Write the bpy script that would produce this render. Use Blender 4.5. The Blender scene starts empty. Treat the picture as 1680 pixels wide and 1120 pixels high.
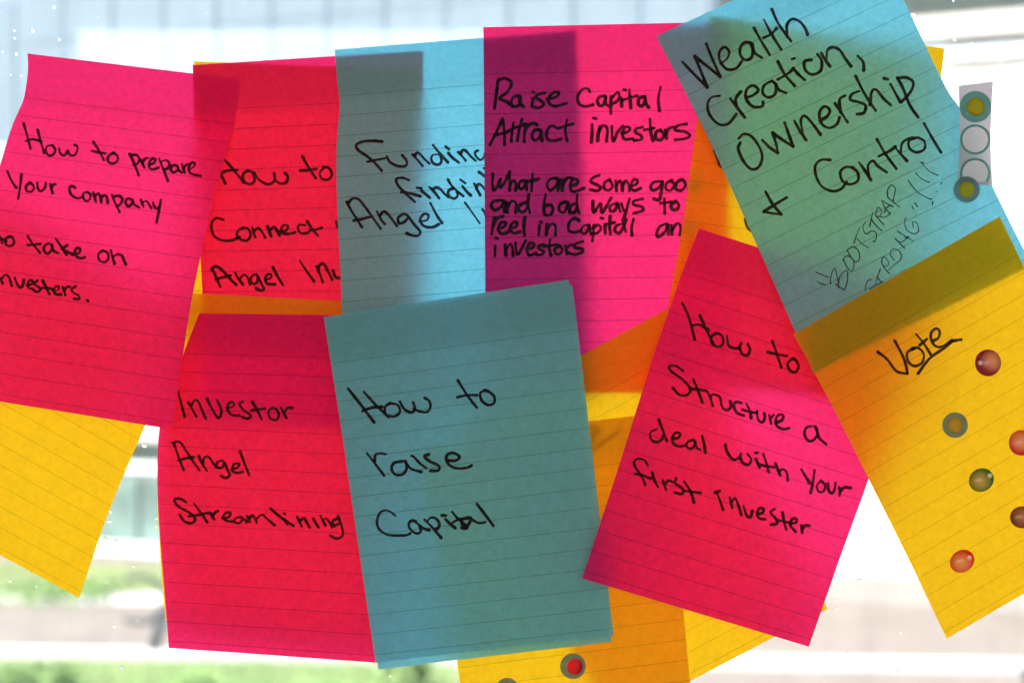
import bpy, bmesh, math, random
from mathutils import Vector
random.seed(7)
R = math.radians
sc = bpy.context.scene
C = sc.collection
# ------------------------------------------------------------ camera
S = 0.0002572            # metres per photograph pixel on the glass
D = 0.62                 # camera to glass
cam_d = bpy.data.cameras.new('camera'); cam = bpy.data.objects.new('camera', cam_d); C.objects.link(cam)
cam.location = (0, -D, 0); cam.rotation_euler = (R(90), 0, 0)
cam_d.sensor_width = 36; cam_d.lens = 36*D/(1680*S)
cam_d.clip_start = 0.02; cam_d.clip_end = 500
cam_d.dof.use_dof = True; cam_d.dof.focus_distance = D-0.024
cam_d.dof.aperture_fstop = (cam_d.lens/1000)/0.0060
sc.camera = cam
# ------------------------------------------------------------ world and sun
SUN_DIR = Vector((-0.42, -0.42, 0.80)).normalized()      # towards the sun
el = math.asin(SUN_DIR.z)
W = bpy.data.worlds.new('World'); sc.world = W; W.use_nodes = True
nt = W.node_tree; bg = nt.nodes['Background']
sky = nt.nodes.new('ShaderNodeTexSky'); sky.sky_type = 'NISHITA'; sky.sun_disc = False
sky.sun_elevation = el; sky.sun_rotation = math.atan2(SUN_DIR.x, SUN_DIR.y)
sky.air_density = 1.3; sky.dust_density = 5.0; sky.ozone_density = 1.0
nt.links.new(sky.outputs[0], bg.inputs[0]); bg.inputs[1].default_value = 0.15
sl = bpy.data.lights.new('sun', 'SUN'); sl.energy = 0.8; sl.angle = R(12); sl.color = (1, .95, .88)
so = bpy.data.objects.new('sun', sl); C.objects.link(so)
so.rotation_euler = SUN_DIR.to_track_quat('Z', 'Y').to_euler()
sc.view_settings.view_transform = 'Standard'; sc.view_settings.look = 'None'
sc.view_settings.exposure = 3.27; sc.view_settings.gamma = 1
cy = sc.cycles
cy.max_bounces = 20; cy.diffuse_bounces = 10; cy.glossy_bounces = 4; cy.transmission_bounces = 16
cy.transparent_max_bounces = 24; cy.use_denoising = True
cy.sample_clamp_indirect = 0; cy.sample_clamp_direct = 0
cy.use_adaptive_sampling = False
try:
    cy.denoiser = 'OPENIMAGEDENOISE'; cy.denoising_input_passes = 'RGB_ALBEDO_NORMAL'; cy.denoising_prefilter = 'ACCURATE'
except Exception: pass

# ------------------------------------------------------------ helpers
def P(px, py, d=0.0):
    """photograph pixel -> point d millimetres in front of the glass"""
    k = (D - d*0.001)/D
    return Vector(((px-840)*S*k, -d*0.001, (560-py)*S*k))

def link(name, me, mat=None, parent=None):
    o = bpy.data.objects.new(name, me); C.objects.link(o)
    if mat is not None and not me.materials:
        me.materials.append(mat)
    if parent is not None: o.parent = parent
    return o

def mesh_obj(name, verts, faces, mat, parent=None, smooth=False, uv=None):
    me = bpy.data.meshes.new(name); me.from_pydata(verts, [], faces); me.update()
    if smooth:
        for p in me.polygons: p.use_smooth = True
    if uv:
        l = me.uv_layers.new(name='UVMap')
        for p in me.polygons:
            for li in p.loop_indices:
                l.data[li].uv = uv[me.loops[li].vertex_index]
    return link(name, me, mat, parent)

def tag(o, label=None, cat=None, group=None, kind=None):
    if label: o['label'] = label
    if cat: o['category'] = cat
    if group: o['group'] = group
    if kind: o['kind'] = kind
    return o

def empty(name, loc=(0, 0, 0)):
    o = bpy.data.objects.new(name, None); C.objects.link(o); o.location = loc
    o.empty_display_size = 0.01
    return o

def boxes(name, bl, mat, parent=None, kind=None):
    """each box: (x0,x1,y0,y1,z0,z1)"""
    v = []; f = []
    for (x0, x1, y0, y1, z0, z1) in bl:
        b = len(v)
        v += [(x0,y0,z0),(x1,y0,z0),(x1,y1,z0),(x0,y1,z0),(x0,y0,z1),(x1,y0,z1),(x1,y1,z1),(x0,y1,z1)]
        f += [(b,b+3,b+2,b+1),(b+4,b+5,b+6,b+7),(b,b+1,b+5,b+4),(b+1,b+2,b+6,b+5),(b+2,b+3,b+7,b+6),(b+3,b,b+4,b+7)]
    o = mesh_obj(name, v, f, mat, parent)
    if kind: o['kind'] = kind
    return o

# ------------------------------------------------------------ materials
def newmat(name):
    m = bpy.data.materials.new(name); m.use_nodes = True
    n = m.node_tree; n.nodes.clear()
    out = n.nodes.new('ShaderNodeOutputMaterial')
    return m, n, out

def N(n, t, **kw):
    x = n.nodes.new(t)
    for k, v in kw.items(): setattr(x, k, v)
    return x

def math_(n, op, a, b=None, c=None):
    x = N(n, 'ShaderNodeMath', operation=op)
    for i, q in enumerate((a, b, c)):
        if q is None: continue
        if isinstance(q, (int, float)): x.inputs[i].default_value = q
        else: n.links.new(q, x.inputs[i])
    return x.outputs[0]

def sheet(name, ct, cr, mottle=0.36, lines=True, fine=0.15, rule=.3):
    """thin paper: half reflects (colour cr), half passes light on (colour ct); ruled lines and fibre are in the paper"""
    m, n, out = newmat(name)
    tc = N(n, 'ShaderNodeTexCoord'); L = n.links.new
    oi = N(n, 'ShaderNodeObjectInfo')
    no = N(n, 'ShaderNodeTexNoise', noise_dimensions='4D'); no.inputs['Scale'].default_value = 380
    no.inputs['Detail'].default_value = 3; no.inputs['Roughness'].default_value = .6
    L(tc.outputs['Object'], no.inputs['Vector'])
    L(math_(n, 'MULTIPLY', oi.outputs['Random'], 40.0), no.inputs['W'])
    n2 = N(n, 'ShaderNodeTexNoise'); n2.inputs['Scale'].default_value = 1500; n2.inputs['Detail'].default_value = 2
    L(tc.outputs['Object'], n2.inputs['Vector'])
    a = math_(n, 'MULTIPLY_ADD', no.outputs[0], 2*mottle, 1-mottle)
    b = math_(n, 'MULTIPLY_ADD', n2.outputs[0], 2*fine, 1-fine)
    f = math_(n, 'MULTIPLY', a, b)
    g = math_(n, 'MULTIPLY_ADD', n2.outputs[0], .2, .9)
    if lines:
        uv = N(n, 'ShaderNodeUVMap'); sp = N(n, 'ShaderNodeSeparateXYZ'); L(uv.outputs[0], sp.inputs[0])
        # first rule 12.8 % below the top edge, then every 5.68 %
        t = math_(n, 'SUBTRACT', sp.outputs[1], 0.128)
        k = math_(n, 'DIVIDE', t, 0.0568)
        near = math_(n, 'ABSOLUTE', math_(n, 'SUBTRACT', k, math_(n, 'ROUND', k)))
        w = 0.020
        ln = math_(n, 'LESS_THAN', near, w)
        ok = math_(n, 'GREATER_THAN', t, -0.01)
        ln = math_(n, 'MULTIPLY', ln, ok)
        lm = math_(n, 'MULTIPLY_ADD', ln, -rule, 1.0)
        f = math_(n, 'MULTIPLY', f, lm); g = math_(n, 'MULTIPLY', g, lm)
        # the adhesive coat on the back of the top strip makes it denser
        mr = N(n, 'ShaderNodeMapRange'); L(sp.outputs[1], mr.inputs[0])
        mr.inputs['From Min'].default_value = .105; mr.inputs['From Max'].default_value = .15
        mr.inputs['To Min'].default_value = .87; mr.inputs['To Max'].default_value = 1.0
        f = math_(n, 'MULTIPLY', f, mr.outputs[0]); g = math_(n, 'MULTIPLY', g, mr.outputs[0])
    def col(c, fac):
        v = N(n, 'ShaderNodeVectorMath', operation='SCALE'); v.inputs[0].default_value = c[:3]
        L(fac, v.inputs['Scale']); return v.outputs[0]
    tr = N(n, 'ShaderNodeBsdfTranslucent'); L(col(ct, f), tr.inputs[0])
    df = N(n, 'ShaderNodeBsdfDiffuse'); L(col(cr, g), df.inputs[0])
    mx = N(n, 'ShaderNodeMixShader'); mx.inputs[0].default_value = .36
    L(tr.outputs[0], mx.inputs[1]); L(df.outputs[0], mx.inputs[2]); L(mx.outputs[0], out.inputs[0])
    return m

def thin(name, ct, cr):
    m, n, out = newmat(name)
    tr = N(n, 'ShaderNodeBsdfTranslucent'); tr.inputs[0].default_value = (*ct, 1)
    df = N(n, 'ShaderNodeBsdfDiffuse'); df.inputs[0].default_value = (*cr, 1)
    mx = N(n, 'ShaderNodeMixShader'); mx.inputs[0].default_value = .5
    n.links.new(tr.outputs[0], mx.inputs[1]); n.links.new(df.outputs[0], mx.inputs[2]); n.links.new(mx.outputs[0], out.inputs[0])
    return m

def solid(name, c, rough=.7, var=.12, scale=3.0, metal=0.0, bump=0.0, c2=None, spec=.1):
    m, n, out = newmat(name)
    p = N(n, 'ShaderNodeBsdfPrincipled'); p.inputs['Roughness'].default_value = rough; p.inputs['Metallic'].default_value = metal; p.inputs['Specular IOR Level'].default_value = spec
    tc = N(n, 'ShaderNodeTexCoord'); no = N(n, 'ShaderNodeTexNoise'); no.inputs['Scale'].default_value = scale
    no.inputs['Detail'].default_value = 6
    n.links.new(tc.outputs['Object'], no.inputs['Vector'])
    mx = N(n, 'ShaderNodeMix', data_type='RGBA')
    a = tuple(x*(1-var) for x in c); b = tuple(min(1, x*(1+var)) for x in (c2 or c))
    mx.inputs[6].default_value = (*a, 1); mx.inputs[7].default_value = (*b, 1)
    n.links.new(no.outputs[0], mx.inputs[0]); n.links.new(mx.outputs[2], p.inputs['Base Color'])
    if bump:
        bp = N(n, 'ShaderNodeBump'); bp.inputs['Strength'].default_value = bump
        n.links.new(no.outputs[0], bp.inputs['Height']); n.links.new(bp.outputs[0], p.inputs['Normal'])
    n.links.new(p.outputs[0], out.inputs[0])
    return m

PINK = sheet('pink_paper', (1.0, .024, .115), (.84, .035, .25), mottle=.32, rule=.33)
BLUE = sheet('blue_paper', (.112, .465, .57), (.34, .76, .80), rule=.35)
YELLOW = sheet('yellow_paper', (.90, .455, .005), (.88, .46, .03), mottle=.24, fine=.09, rule=.27)
def ink(name, a, b, r, sc_):
    m, n, out = newmat(name); L = n.links.new
    tc = N(n, 'ShaderNodeTexCoord'); no = N(n, 'ShaderNodeTexNoise'); no.inputs['Scale'].default_value = sc_; no.inputs['Detail'].default_value = 3
    L(tc.outputs['Object'], no.inputs['Vector'])
    rp = N(n, 'ShaderNodeValToRGB'); L(no.outputs[0], rp.inputs[0])
    rp.color_ramp.elements[0].position = .35; rp.color_ramp.elements[0].color = (*a, 1)
    rp.color_ramp.elements[1].position = .70; rp.color_ramp.elements[1].color = (*b, 1)
    tr = N(n, 'ShaderNodeBsdfTranslucent'); L(rp.outputs[0], tr.inputs[0])
    df = N(n, 'ShaderNodeBsdfDiffuse'); df.inputs[0].default_value = (*r, 1)
    mx = N(n, 'ShaderNodeMixShader'); mx.inputs[0].default_value = .5
    L(tr.outputs[0], mx.inputs[1]); L(df.outputs[0], mx.inputs[2]); L(mx.outputs[0], out.inputs[0]); return m
INK = ink('black_marker_ink', (.09, .065, .075), (.27, .19, .20), (.028, .022, .024), 300)
PEN = thin('blue_black_pen_ink', (.14, .17, .30), (.03, .03, .07))

def glass_mat():
    m, n, out = newmat('window_glass')
    t = N(n, 'ShaderNodeBsdfTransparent'); t.inputs[0].default_value = (.95, .985, .97, 1)
    # faint dried streaks and dust on the pane
    tc = N(n, 'ShaderNodeTexCoord'); mp = N(n, 'ShaderNodeMapping'); mp.inputs['Scale'].default_value = (60, 60, 14)
    no = N(n, 'ShaderNodeTexNoise'); no.inputs['Scale'].default_value = 1.5; no.inputs['Detail'].default_value = 7; no.inputs['Roughness'].default_value = .65
    n.links.new(tc.outputs['Object'], mp.inputs[0]); n.links.new(mp.outputs[0], no.inputs['Vector'])
    rp = N(n, 'ShaderNodeValToRGB'); n.links.new(no.outputs[0], rp.inputs[0]); n.links.new(rp.outputs[0], t.inputs[0])
    rp.color_ramp.elements[0].position = .40; rp.color_ramp.elements[0].color = (.96, .985, .975, 1)
    rp.color_ramp.elements[1].position = .75; rp.color_ramp.elements[1].color = (.89, .915, .91, 1)
    g = N(n, 'ShaderNodeBsdfGlossy'); g.inputs['Roughness'].default_value = 0.0
    fr = N(n, 'ShaderNodeFresnel'); ge = N(n, 'ShaderNodeNewGeometry'); n.links.new(math_(n, 'MULTIPLY_ADD', ge.outputs['Backfacing'], 1/1.45-1.45, 1.45), fr.inputs[0])   # same reflectance on both faces
    mx = N(n, 'ShaderNodeMixShader')
    n.links.new(fr.outputs[0], mx.inputs[0]); n.links.new(t.outputs[0], mx.inputs[1]); n.links.new(g.outputs[0], mx.inputs[2])
    n.links.new(mx.outputs[0], out.inputs[0]); return m
GLASS = glass_mat()
WHITE = solid('white_painted_wall', (.27, .258, .252), .8, .08, .8)
BAND = solid('white_metal_trim', (.34, .37, .41), .5, .04, 1.0)
PANEL = solid('pale_blue_panel', (.082, .110, .138), .35, .08, .5)
SEAM = solid('blue_grey_joint', (.052, .078, .118), .5, .1, 2)
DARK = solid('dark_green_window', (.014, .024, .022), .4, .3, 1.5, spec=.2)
TEAL = solid('teal_window_glass', (.012, .020, .019), .5, .6, 1.3, c2=(.085, .125, .118), spec=.1)  # paler noise patches put reflections into the glazing colour
GREYM = solid('grey_metal', (.035, .038, .045), .5, .2, 5)
PLINTH = solid('grey_plinth', (.150, .142, .138), .8, .12, 1.5)
ROOMW = solid('room_paint', (.74, .72, .68), .8, .05, 1)
FLOORM = solid('unseen_room_floor', (.32, .28, .24), .6, .2, 3)

# ------------------------------------------------------------ the building the window belongs to, and an unseen room shell added behind the camera to block sky
boxes('window_wall', [(-6, -1.25, .02, .25, -4, 4), (1.25, 6, .02, .25, -4, 4), (-1.25, 1.25, .02, .25, -4, -.85), (-1.25, 1.25, .02, .25, .95, 4)], ROOMW, kind='structure')
boxes('unseen_room_floor', [(-2.6, 2.6, -4.6, .018, -1.45, -1.3)], FLOORM, kind='structure')
boxes('unseen_room_ceiling', [(-2.6, 2.6, -4.6, .018, 1.5, 1.7)], ROOMW, kind='structure')
boxes('unseen_room_walls', [(-2.8, -2.603, -4.6, .018, -1.3, 1.5), (2.603, 2.8, -4.6, .018, -1.3, 1.5), (-2.6, 2.6, -4.8, -4.603, -1.3, -.5), (-2.6, 2.6, -4.8, -4.603, 1.15, 1.5), (-2.6, -1.6, -4.8, -4.603, -.497, 1.147), (1.6, 2.6, -4.8, -4.603, -.497, 1.147)], ROOMW, kind='structure')  # rear opening sized to set the front light on the notes

wp = empty('window', (0, 0.003, -0.85))
tag(wp, 'large clear glass window speckled with water drops, sticky notes all over it', 'window')
g = boxes('window_pane', [(-1.2, 1.2, 0, .005, .05, 1.75)], GLASS, wp)
boxes('window_frame', [(-1.25, -1.2, -.003, .016, 0, 1.8), (1.2, 1.25, -.003, .016, 0, 1.8), (-1.2, 1.2, -.003, .016, 0, .05), (-1.2, 1.2, -.003, .016, 1.75, 1.8)], BAND, wp)
# ------------------------------------------------------------ outdoors, seen blurred through the glass
GZ = -4.0
PSI = R(22)                                   # the facade runs away to the left
FDIR = Vector((math.cos(PSI), -math.sin(PSI), 0)); FN = Vector((-math.sin(PSI), -math.cos(PSI), 0))
FO = Vector((0, 24.1, 0))
def ray(px, py): return Vector(((px-840)*S, D, (560-py)*S))
def on_facade(px, py):
    r = ray(px, py); o = Vector((0, -D, 0))
    t = (FO-o).dot(FN)/r.dot(FN); p = o + r*t
    return (p-FO).dot(FDIR), p.z
def on_ground(px, py, z=GZ):
    r = ray(px, py); t = z/r.z
    return Vector((0, -D, 0)) + r*t

bd = empty('building', (FO.x, FO.y, GZ)); bd.rotation_euler = (0, 0, -PSI)
tag(bd, 'pale building across the yard with blue glass panels and white bands, out of focus', 'building')
def fbox(name, t0, t1, z0, z1, mat, out=.0, thick=.2):
    return boxes(name, [(t0, t1, -out, -out+thick, z0-GZ, z1-GZ)], mat, bd)
tL = on_facade(-400, 500)[0]; tR = on_facade(2300, 500)[0]
fbox('wall', tL, tR, GZ, on_facade(1600, 98)[1], WHITE, 0, 6)
# bands over the right hand wall
t1430 = on_facade(1180, 60)[0]
z = lambda py, px=1600: on_facade(px, py)[1]
fbox('ledge', t1430, tR, z(98)+.003, z(77), BAND, .10, .3)
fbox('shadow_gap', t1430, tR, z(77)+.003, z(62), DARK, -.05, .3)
fbox('fascia', t1430, tR, z(62)+.003, z(24), WHITE, .14, .5)
fbox('window_strip', t1430, tR, z(24)+.003, z(-60), DARK, -.02, .3)
fbox('parapet', t1430, tR, z(-60)+.003, z(-130), BAND, .05, .5)
for px in (1500, 1650, 1860):
    t = on_facade(px, 0)[0]
    fbox('mullion', t-.03, t+.03, z(24)+.01, z(-60)-.003, GREYM, .03, .06)
for px in (1400, 1640, 1850):
    t = on_facade(px, 500)[0]
    fbox('drain_pipe', t-.03, t+.03, on_facade(1500, 948)[1]+.003, z(98)-.003, WHITE, .06, .05)
fbox('plinth', on_facade(1000, 900)[0], tR, GZ, on_facade(1500, 948)[1], PLINTH, .06, .2)
# curtain wall of blue panels, upper left
ta, tb = on_facade(27, 60)[0], on_facade(540, 60)[0]
w = (tb-ta)/6
zs = [z(235, 100), z(68, 100), z(-160, 100)]
fbox('joint_backing', ta-3*w, t1430-.01, on_facade(1600, 98)[1]-1.2, zs[2], SEAM, .01, .2)
i0 = -3; i1 = int((t1430-ta)/w)+1
for k in range(i0, i1):
    a = ta+k*w; b = min(ta+(k+1)*w, t1430-.02)
    if b-a < .1: continue
    for r_ in range(2):
        fbox('panel', a+.035, b-.035, zs[r_]+.008, zs[r_+1]-.008, PANEL, .03+.004*random.random(), .015)
fbox('sill', ta-3*w, t1430-.01, zs[0]-.30, zs[0], BAND, .12, .2)
fbox('window_strip', ta-3*w, on_facade(700, 300)[0], zs[0]-.42, zs[0]-.303, DARK, .012, .2)
# lower left windows
tw = on_facade(700, 800)[0]
zl = lambda py: on_facade(245, py)[1]
fbox('window_strip', tL, tw, zl(757), zl(724), DARK, .012, .2)
fbox('fascia', tL, tw, zl(775), zl(757)-.003, BAND, .08, .2)
fbox('window_pane', tL, tw, zl(890), zl(775)-.003, TEAL, .012, .2)
fbox('sill', tL, tw, zl(912), zl(890)-.003, BAND, .10, .2)
for px in (120, 228, 330, 420):
    t = on_facade(px, 800)[0]
    fbox('mullion', t-.025, t+.025, zl(890), zl(775)-.006, GREYM, .04, .04)
# a white roof beam in front, top left corner
pa = Vector((0, -D, 0)) + ray(-260, 105)*(14/D); pb = Vector((0, -D, 0)) + ray(150, -42)*(17/D)
dv = pb-pa; up = Vector((0, 0, 1))
sd = dv.cross(up).normalized()*.12
vs = []
for q in (pa, pb):
    for (a, b) in ((-1, 0), (1, 0), (1, 1), (-1, 1)):
        vs.append(tuple(q + sd*a + up*(.14*b)))
tag(mesh_obj('canopy_beam', vs, [(0,1,2,3),(7,6,5,4),(0,4,5,1),(1,5,6,2),(2,6,7,3),(3,7,4,0)], BAND),
    'pale slanting canopy beam blurred in the top left corner', 'beam')

# ground and strips (each sheet 4 mm over the last)
PAVE = solid('pink_grey_paving', (.100, .088, .080), .85, .22, .9)
LAWN = solid('lawn_ground', (.036, .062, .024), .9, .3, 1.1, c2=(.105, .125, .060))
KERBM = solid('white_kerb', (.28, .28, .28), .8, .06, 2)
mesh_obj('ground', [(-150, -60, GZ), (150, -60, GZ), (150, 260, GZ), (-150, 260, GZ)], [(0, 1, 2, 3)], PAVE)['kind'] = 'structure'
def gpoly(name, pts, mat, dz, kind='structure'):
    o = mesh_obj(name, [(p.x, p.y, GZ+dz) for p in pts], [tuple(range(len(pts)))], mat); o['kind'] = kind
    return o
gpoly('lawn', [on_ground(-500, 962), on_ground(520, 975), on_ground(620, 940), on_ground(-500, 905)], LAWN, .004)
def kerb(xa, ya, xb, yb, w_):
    a, b = on_ground(xa, ya), on_ground(xb, yb); dd = (b-a).normalized(); nn = Vector((-dd.y, dd.x, 0))*w_
    v = [a, b, b+nn, a+nn]
    v = [(p.x, p.y, GZ) for p in v] + [(p.x, p.y, GZ+.10) for p in v]
    return mesh_obj('kerb', v, [(4,5,6,7),(0,1,5,4),(1,2,6,5),(2,3,7,6),(3,0,4,7)], KERBM)
kerb(-500, 1074, 2200, 1110, .30)['kind'] = 'structure'
gpoly('grass', [on_ground(-500, 1480), on_ground(760, 1480), on_ground(760, 1092), on_ground(-500, 1069)], LAWN, .004)

gpoly('path', [on_ground(-500, 986), on_ground(420, 992), on_ground(420, 975), on_ground(-500, 964)], KERBM, .008)
# leaves: shrubs and long grass as real small faces
def leafmat(name, c, ct):
    m, n, out = newmat(name)
    tr = N(n, 'ShaderNodeBsdfTranslucent'); tr.inputs[0].default_value = (*ct, 1)
    df = N(n, 'ShaderNodeBsdfDiffuse'); df.inputs[0].default_value = (*c, 1)
    mx = N(n, 'ShaderNodeMixShader'); mx.inputs[0].default_value = .45
    n.links.new(df.outputs[0], mx.inputs[1]); n.links.new(tr.outputs[0], mx.inputs[2]); n.links.new(mx.outputs[0], out.inputs[0])
    return m
LEAF = [leafmat('leaf_light', (.20, .29, .13), (.22, .32, .12)), leafmat('leaf_mid', (.09, .14, .065), (.10, .16, .06)), leafmat('leaf_dark', (.03, .045, .035), (.03, .05, .03))]
def shrub(px, py, w_, h_, mats, label, n_=260):
    b = on_ground(px, py)
    r = empty('shrub', (b.x, b.y, GZ)); tag(r, label, 'shrub')
    for q, mt in enumerate(mats):
        vs = []; fs = []
        for i in range(n_):
            th = random.random()*6.28; rr = random.random()**.5*w_/2; zz = random.random()**.8
            rr *= (1-.5*zz)
            c = Vector((rr*math.cos(th)+random.gauss(0, .05), rr*math.sin(th), .05+zz*h_))
            a = Vector((random.gauss(0,1), random.gauss(0,1), random.gauss(0,1))).normalized()*random.uniform(.05,.11)
            e = a.cross(Vector((random.gauss(0,1), random.gauss(0,1), random.gauss(0,1)))).normalized()*random.uniform(.025,.05)
            k = len(vs); vs += [tuple(c-a), tuple(c+e), tuple(c+a), tuple(c-e)]; fs.append((k,k+1,k+2,k+3))
        mesh_obj('foliage', vs, fs, mt, r)
    vs = []; fs = []
    for i in range(7):
        th = i*.9; t_ = Vector((math.cos(th)*w_*.3, math.sin(th)*w_*.3, h_*.8)); k = len(vs)
        for q in (Vector((0,0,0)), t_):
            for a in range(4): vs.append(tuple(q+Vector((.012*math.cos(a*1.57), .012*math.sin(a*1.57), 0))))
        for a in range(4): fs.append((k+a, k+(a+1)%4, k+4+(a+1)%4, k+4+a))
    mesh_obj('stem', vs, fs, GREYM, r)
    return r
shrub(662, 1150, .75, .50, LEAF[:2], 'bright green shrub blurred below the bottom edge of the large blue note')
shrub(520, 1165, 1.3, .22, LEAF[:1], 'low green shrub blurred below the pink investor angel note')
shrub(325, 1150, .9, .26, LEAF[:1], 'small green shrub at the foot of the bent grey rail')
shrub(40, 1150, 1.7, .30, LEAF[:2], 'wide low green shrub blurred in the bottom left corner')
shrub(1730, 1190, .8, .62, LEAF[1:], 'dark shrub blurred in the bottom right corner')
shrub(95, 978, 2.6, .12, LEAF[:2], 'low dark edge of planting on the lawn under the yellow note corner', 300)
# long grass on the near strip
vs = []; fs = []
for i in range(9000):
    x = random.uniform(-300, 740); y = random.uniform(1080, 1240); b = on_ground(x, y); h = random.uniform(.04, .16)
    a = random.random()*6.28; e = Vector((math.cos(a), math.sin(a), 0))*.012; k = len(vs)
    t_ = b+Vector((random.gauss(0,.03), random.gauss(0,.03), h))
    vs += [tuple(b-e), tuple(b+e), tuple(t_)]; fs.append((k,k+1,k+2))
tag(mesh_obj('grass_blades', vs, fs, LEAF[0]), 'short green grass blurred along the bottom edge', 'grass', kind='stuff')

def tube(name, pts, rad, mat, parent=None, sides=10):
    pts = [Vector(p) for p in pts]; vs = []; fs = []
    for i, p in enumerate(pts):
        t = (pts[min(i+1, len(pts)-1)]-pts[max(i-1, 0)]).normalized()
        a = t.cross(Vector((0, 1, .01))).normalized(); b = t.cross(a)
        for k in range(sides):
            an = k*2*math.pi/sides; vs.append(tuple(p+a*math.cos(an)*rad+b*math.sin(an)*rad))
    for i in range(len(pts)-1):
        for k in range(sides):
            fs.append((i*sides+k, i*sides+(k+1)%sides, (i+1)*sides+(k+1)%sides, (i+1)*sides+k))
    fs.append(tuple(range(sides))[::-1]); fs.append(tuple((len(pts)-1)*sides+k for k in range(sides)))
    return mesh_obj(name, vs, fs, mat, parent, True)
rb = on_ground(262, 1078)
rail = empty('metal_rail', tuple(rb)); tag(rail, 'bent grey metal rail blurred between the yellow and pink notes', 'rail')
def Q(px, py):                                  # on the upright plane through the rail's foot
    r = ray(px, py); t = (rb.y+D)/r.y
    p = Vector((0, -D, 0))+r*t; return p-rb
tube('hoop', [Q(228+42*math.cos(R(a)), 982+38*math.sin(R(a))) for a in range(-120, 121, 15)], .035, GREYM, rail)
tube('crossbar', [Q(203, 1016), Q(250, 1020), Q(280, 1000)], .03, GREYM, rail)
tube('leg', [Q(270, 1010), Q(258, 1040), Q(252, 1062), Q(262, 1078)], .07, GREYM, rail)
tube('leg', [Q(335, 1060), Q(290, 1085), Q(262, 1120)], .03, GREYM, rail)
# ------------------------------------------------------------ sticky notes
def arclen(pl):
    s = [0]
    for a, b in zip(pl, pl[1:]): s.append(s[-1]+math.hypot(b[0]-a[0], b[1]-a[1]))
    return s
def cr(p0, p1, p2, p3, t):
    return tuple(.5*((2*b)+(-a+c)*t+(2*a-5*b+4*c-d)*t*t+(-a+3*b-3*c+d)*t**3) for a, b, c, d in zip(p0, p1, p2, p3))
def spline(pl, step):
    if len(pl) == 1: return pl
    if len(pl) == 2: pts = [pl[0], pl[1]]; ext = [pl[0], pl[0], pl[1], pl[1]]
    ext = [pl[0]]+list(pl)+[pl[-1]]; out = []
    for i in range(1, len(ext)-2):
        L_ = math.hypot(ext[i+1][0]-ext[i][0], ext[i+1][1]-ext[i][1]); n = max(1, int(L_/step))
        for k in range(n): out.append(cr(ext[i-1], ext[i], ext[i+1], ext[i+2], k/n))
    out.append(tuple(pl[-1])); return out

class Note:
    """a sheet between two edge lines traced on the pane; d0..d1 is how far it stands off the glass from its glued top to its free bottom"""
    def __init__(s, left, right, d0, d1, pw=1.2, glue=.12, wave=.5, bow=0.0, bowt=0.0):
        s.L = spline(left, 4); s.R = spline(right, 4); s.sl = arclen(s.L); s.sr = arclen(s.R)
        s.d0, s.d1, s.pw, s.glue, s.wave, s.bow, s.bowt = d0, d1, pw, glue, wave, bow, bowt
        s.ph = random.random()*6
    def at(s, pl, sl, v):
        q = v*sl[-1]
        if v <= 0: i = 0
        elif v >= 1: i = len(pl)-2
        else:
            lo, hi = 0, len(sl)-1
            while hi-lo > 1:
                m = (lo+hi)//2
                if sl[m] <= q: lo = m
                else: hi = m
            i = lo
        t = (q-sl[i])/max(1e-9, sl[i+1]-sl[i]); a, b = pl[i], pl[i+1]
        return a[0]+(b[0]-a[0])*t, a[1]+(b[1]-a[1])*t
    def px(s, u, v):
        a, b = s.at(s.L, s.sl, v), s.at(s.R, s.sr, v)
        return a[0]+(b[0]-a[0])*u, a[1]+(b[1]-a[1])*u
    def depth(s, u, v):
        q = max(0, (v-s.glue)/(1-s.glue)); r = q**s.pw
        return s.d0+(s.d1-s.d0)*r + s.wave*q*math.sin(3.1*u+2.3*v+s.ph) + s.bow*(4*(u-.5)**2)*q
    def uv(s, p):
        lo, hi = -.3, 1.3
        for _ in range(40):
            v = (lo+hi)/2; a, b = s.at(s.L, s.sl, v), s.at(s.R, s.sr, v)
            c = (b[0]-a[0])*(p[1]-a[1])-(b[1]-a[1])*(p[0]-a[0])
            if c > 0: lo = v
            else: hi = v
        w2 = (b[0]-a[0])**2+(b[1]-a[1])**2
        return ((p[0]-a[0])*(b[0]-a[0])+(p[1]-a[1])*(b[1]-a[1]))/w2, v
    def dpx(s, p):
        return s.depth(*s.uv(p))
    def build(s, name, mat, parent, nu=32, nv=80, off=0.0):
        vs = []; uvs = []; fs = []; row = []
        for j in range(nv+1):
            for i in range(nu+1):
                u, v = i/nu, j/nv; p = s.px(u, v); vs.append(P(p[0], p[1], s.depth(u, v)+off))
            row.append(vs[-1-nu//2])
        sl = [0]
        for a, b in zip(row, row[1:]): sl.append(sl[-1]+(b-a).length)
        for j in range(nv+1):
            for i in range(nu+1): uvs.append((i/nu, sl[j]/sl[-1]))
        for j in range(nv):
            for i in range(nu):
                k = j*(nu+1)+i; fs.append((k, k+1, k+nu+2, k+nu+1))
        o0 = parent.location if parent else Vector((0, 0, 0))
        return mesh_obj(name, [tuple(p-o0) for p in vs], fs, mat, parent, True, uvs)

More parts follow.
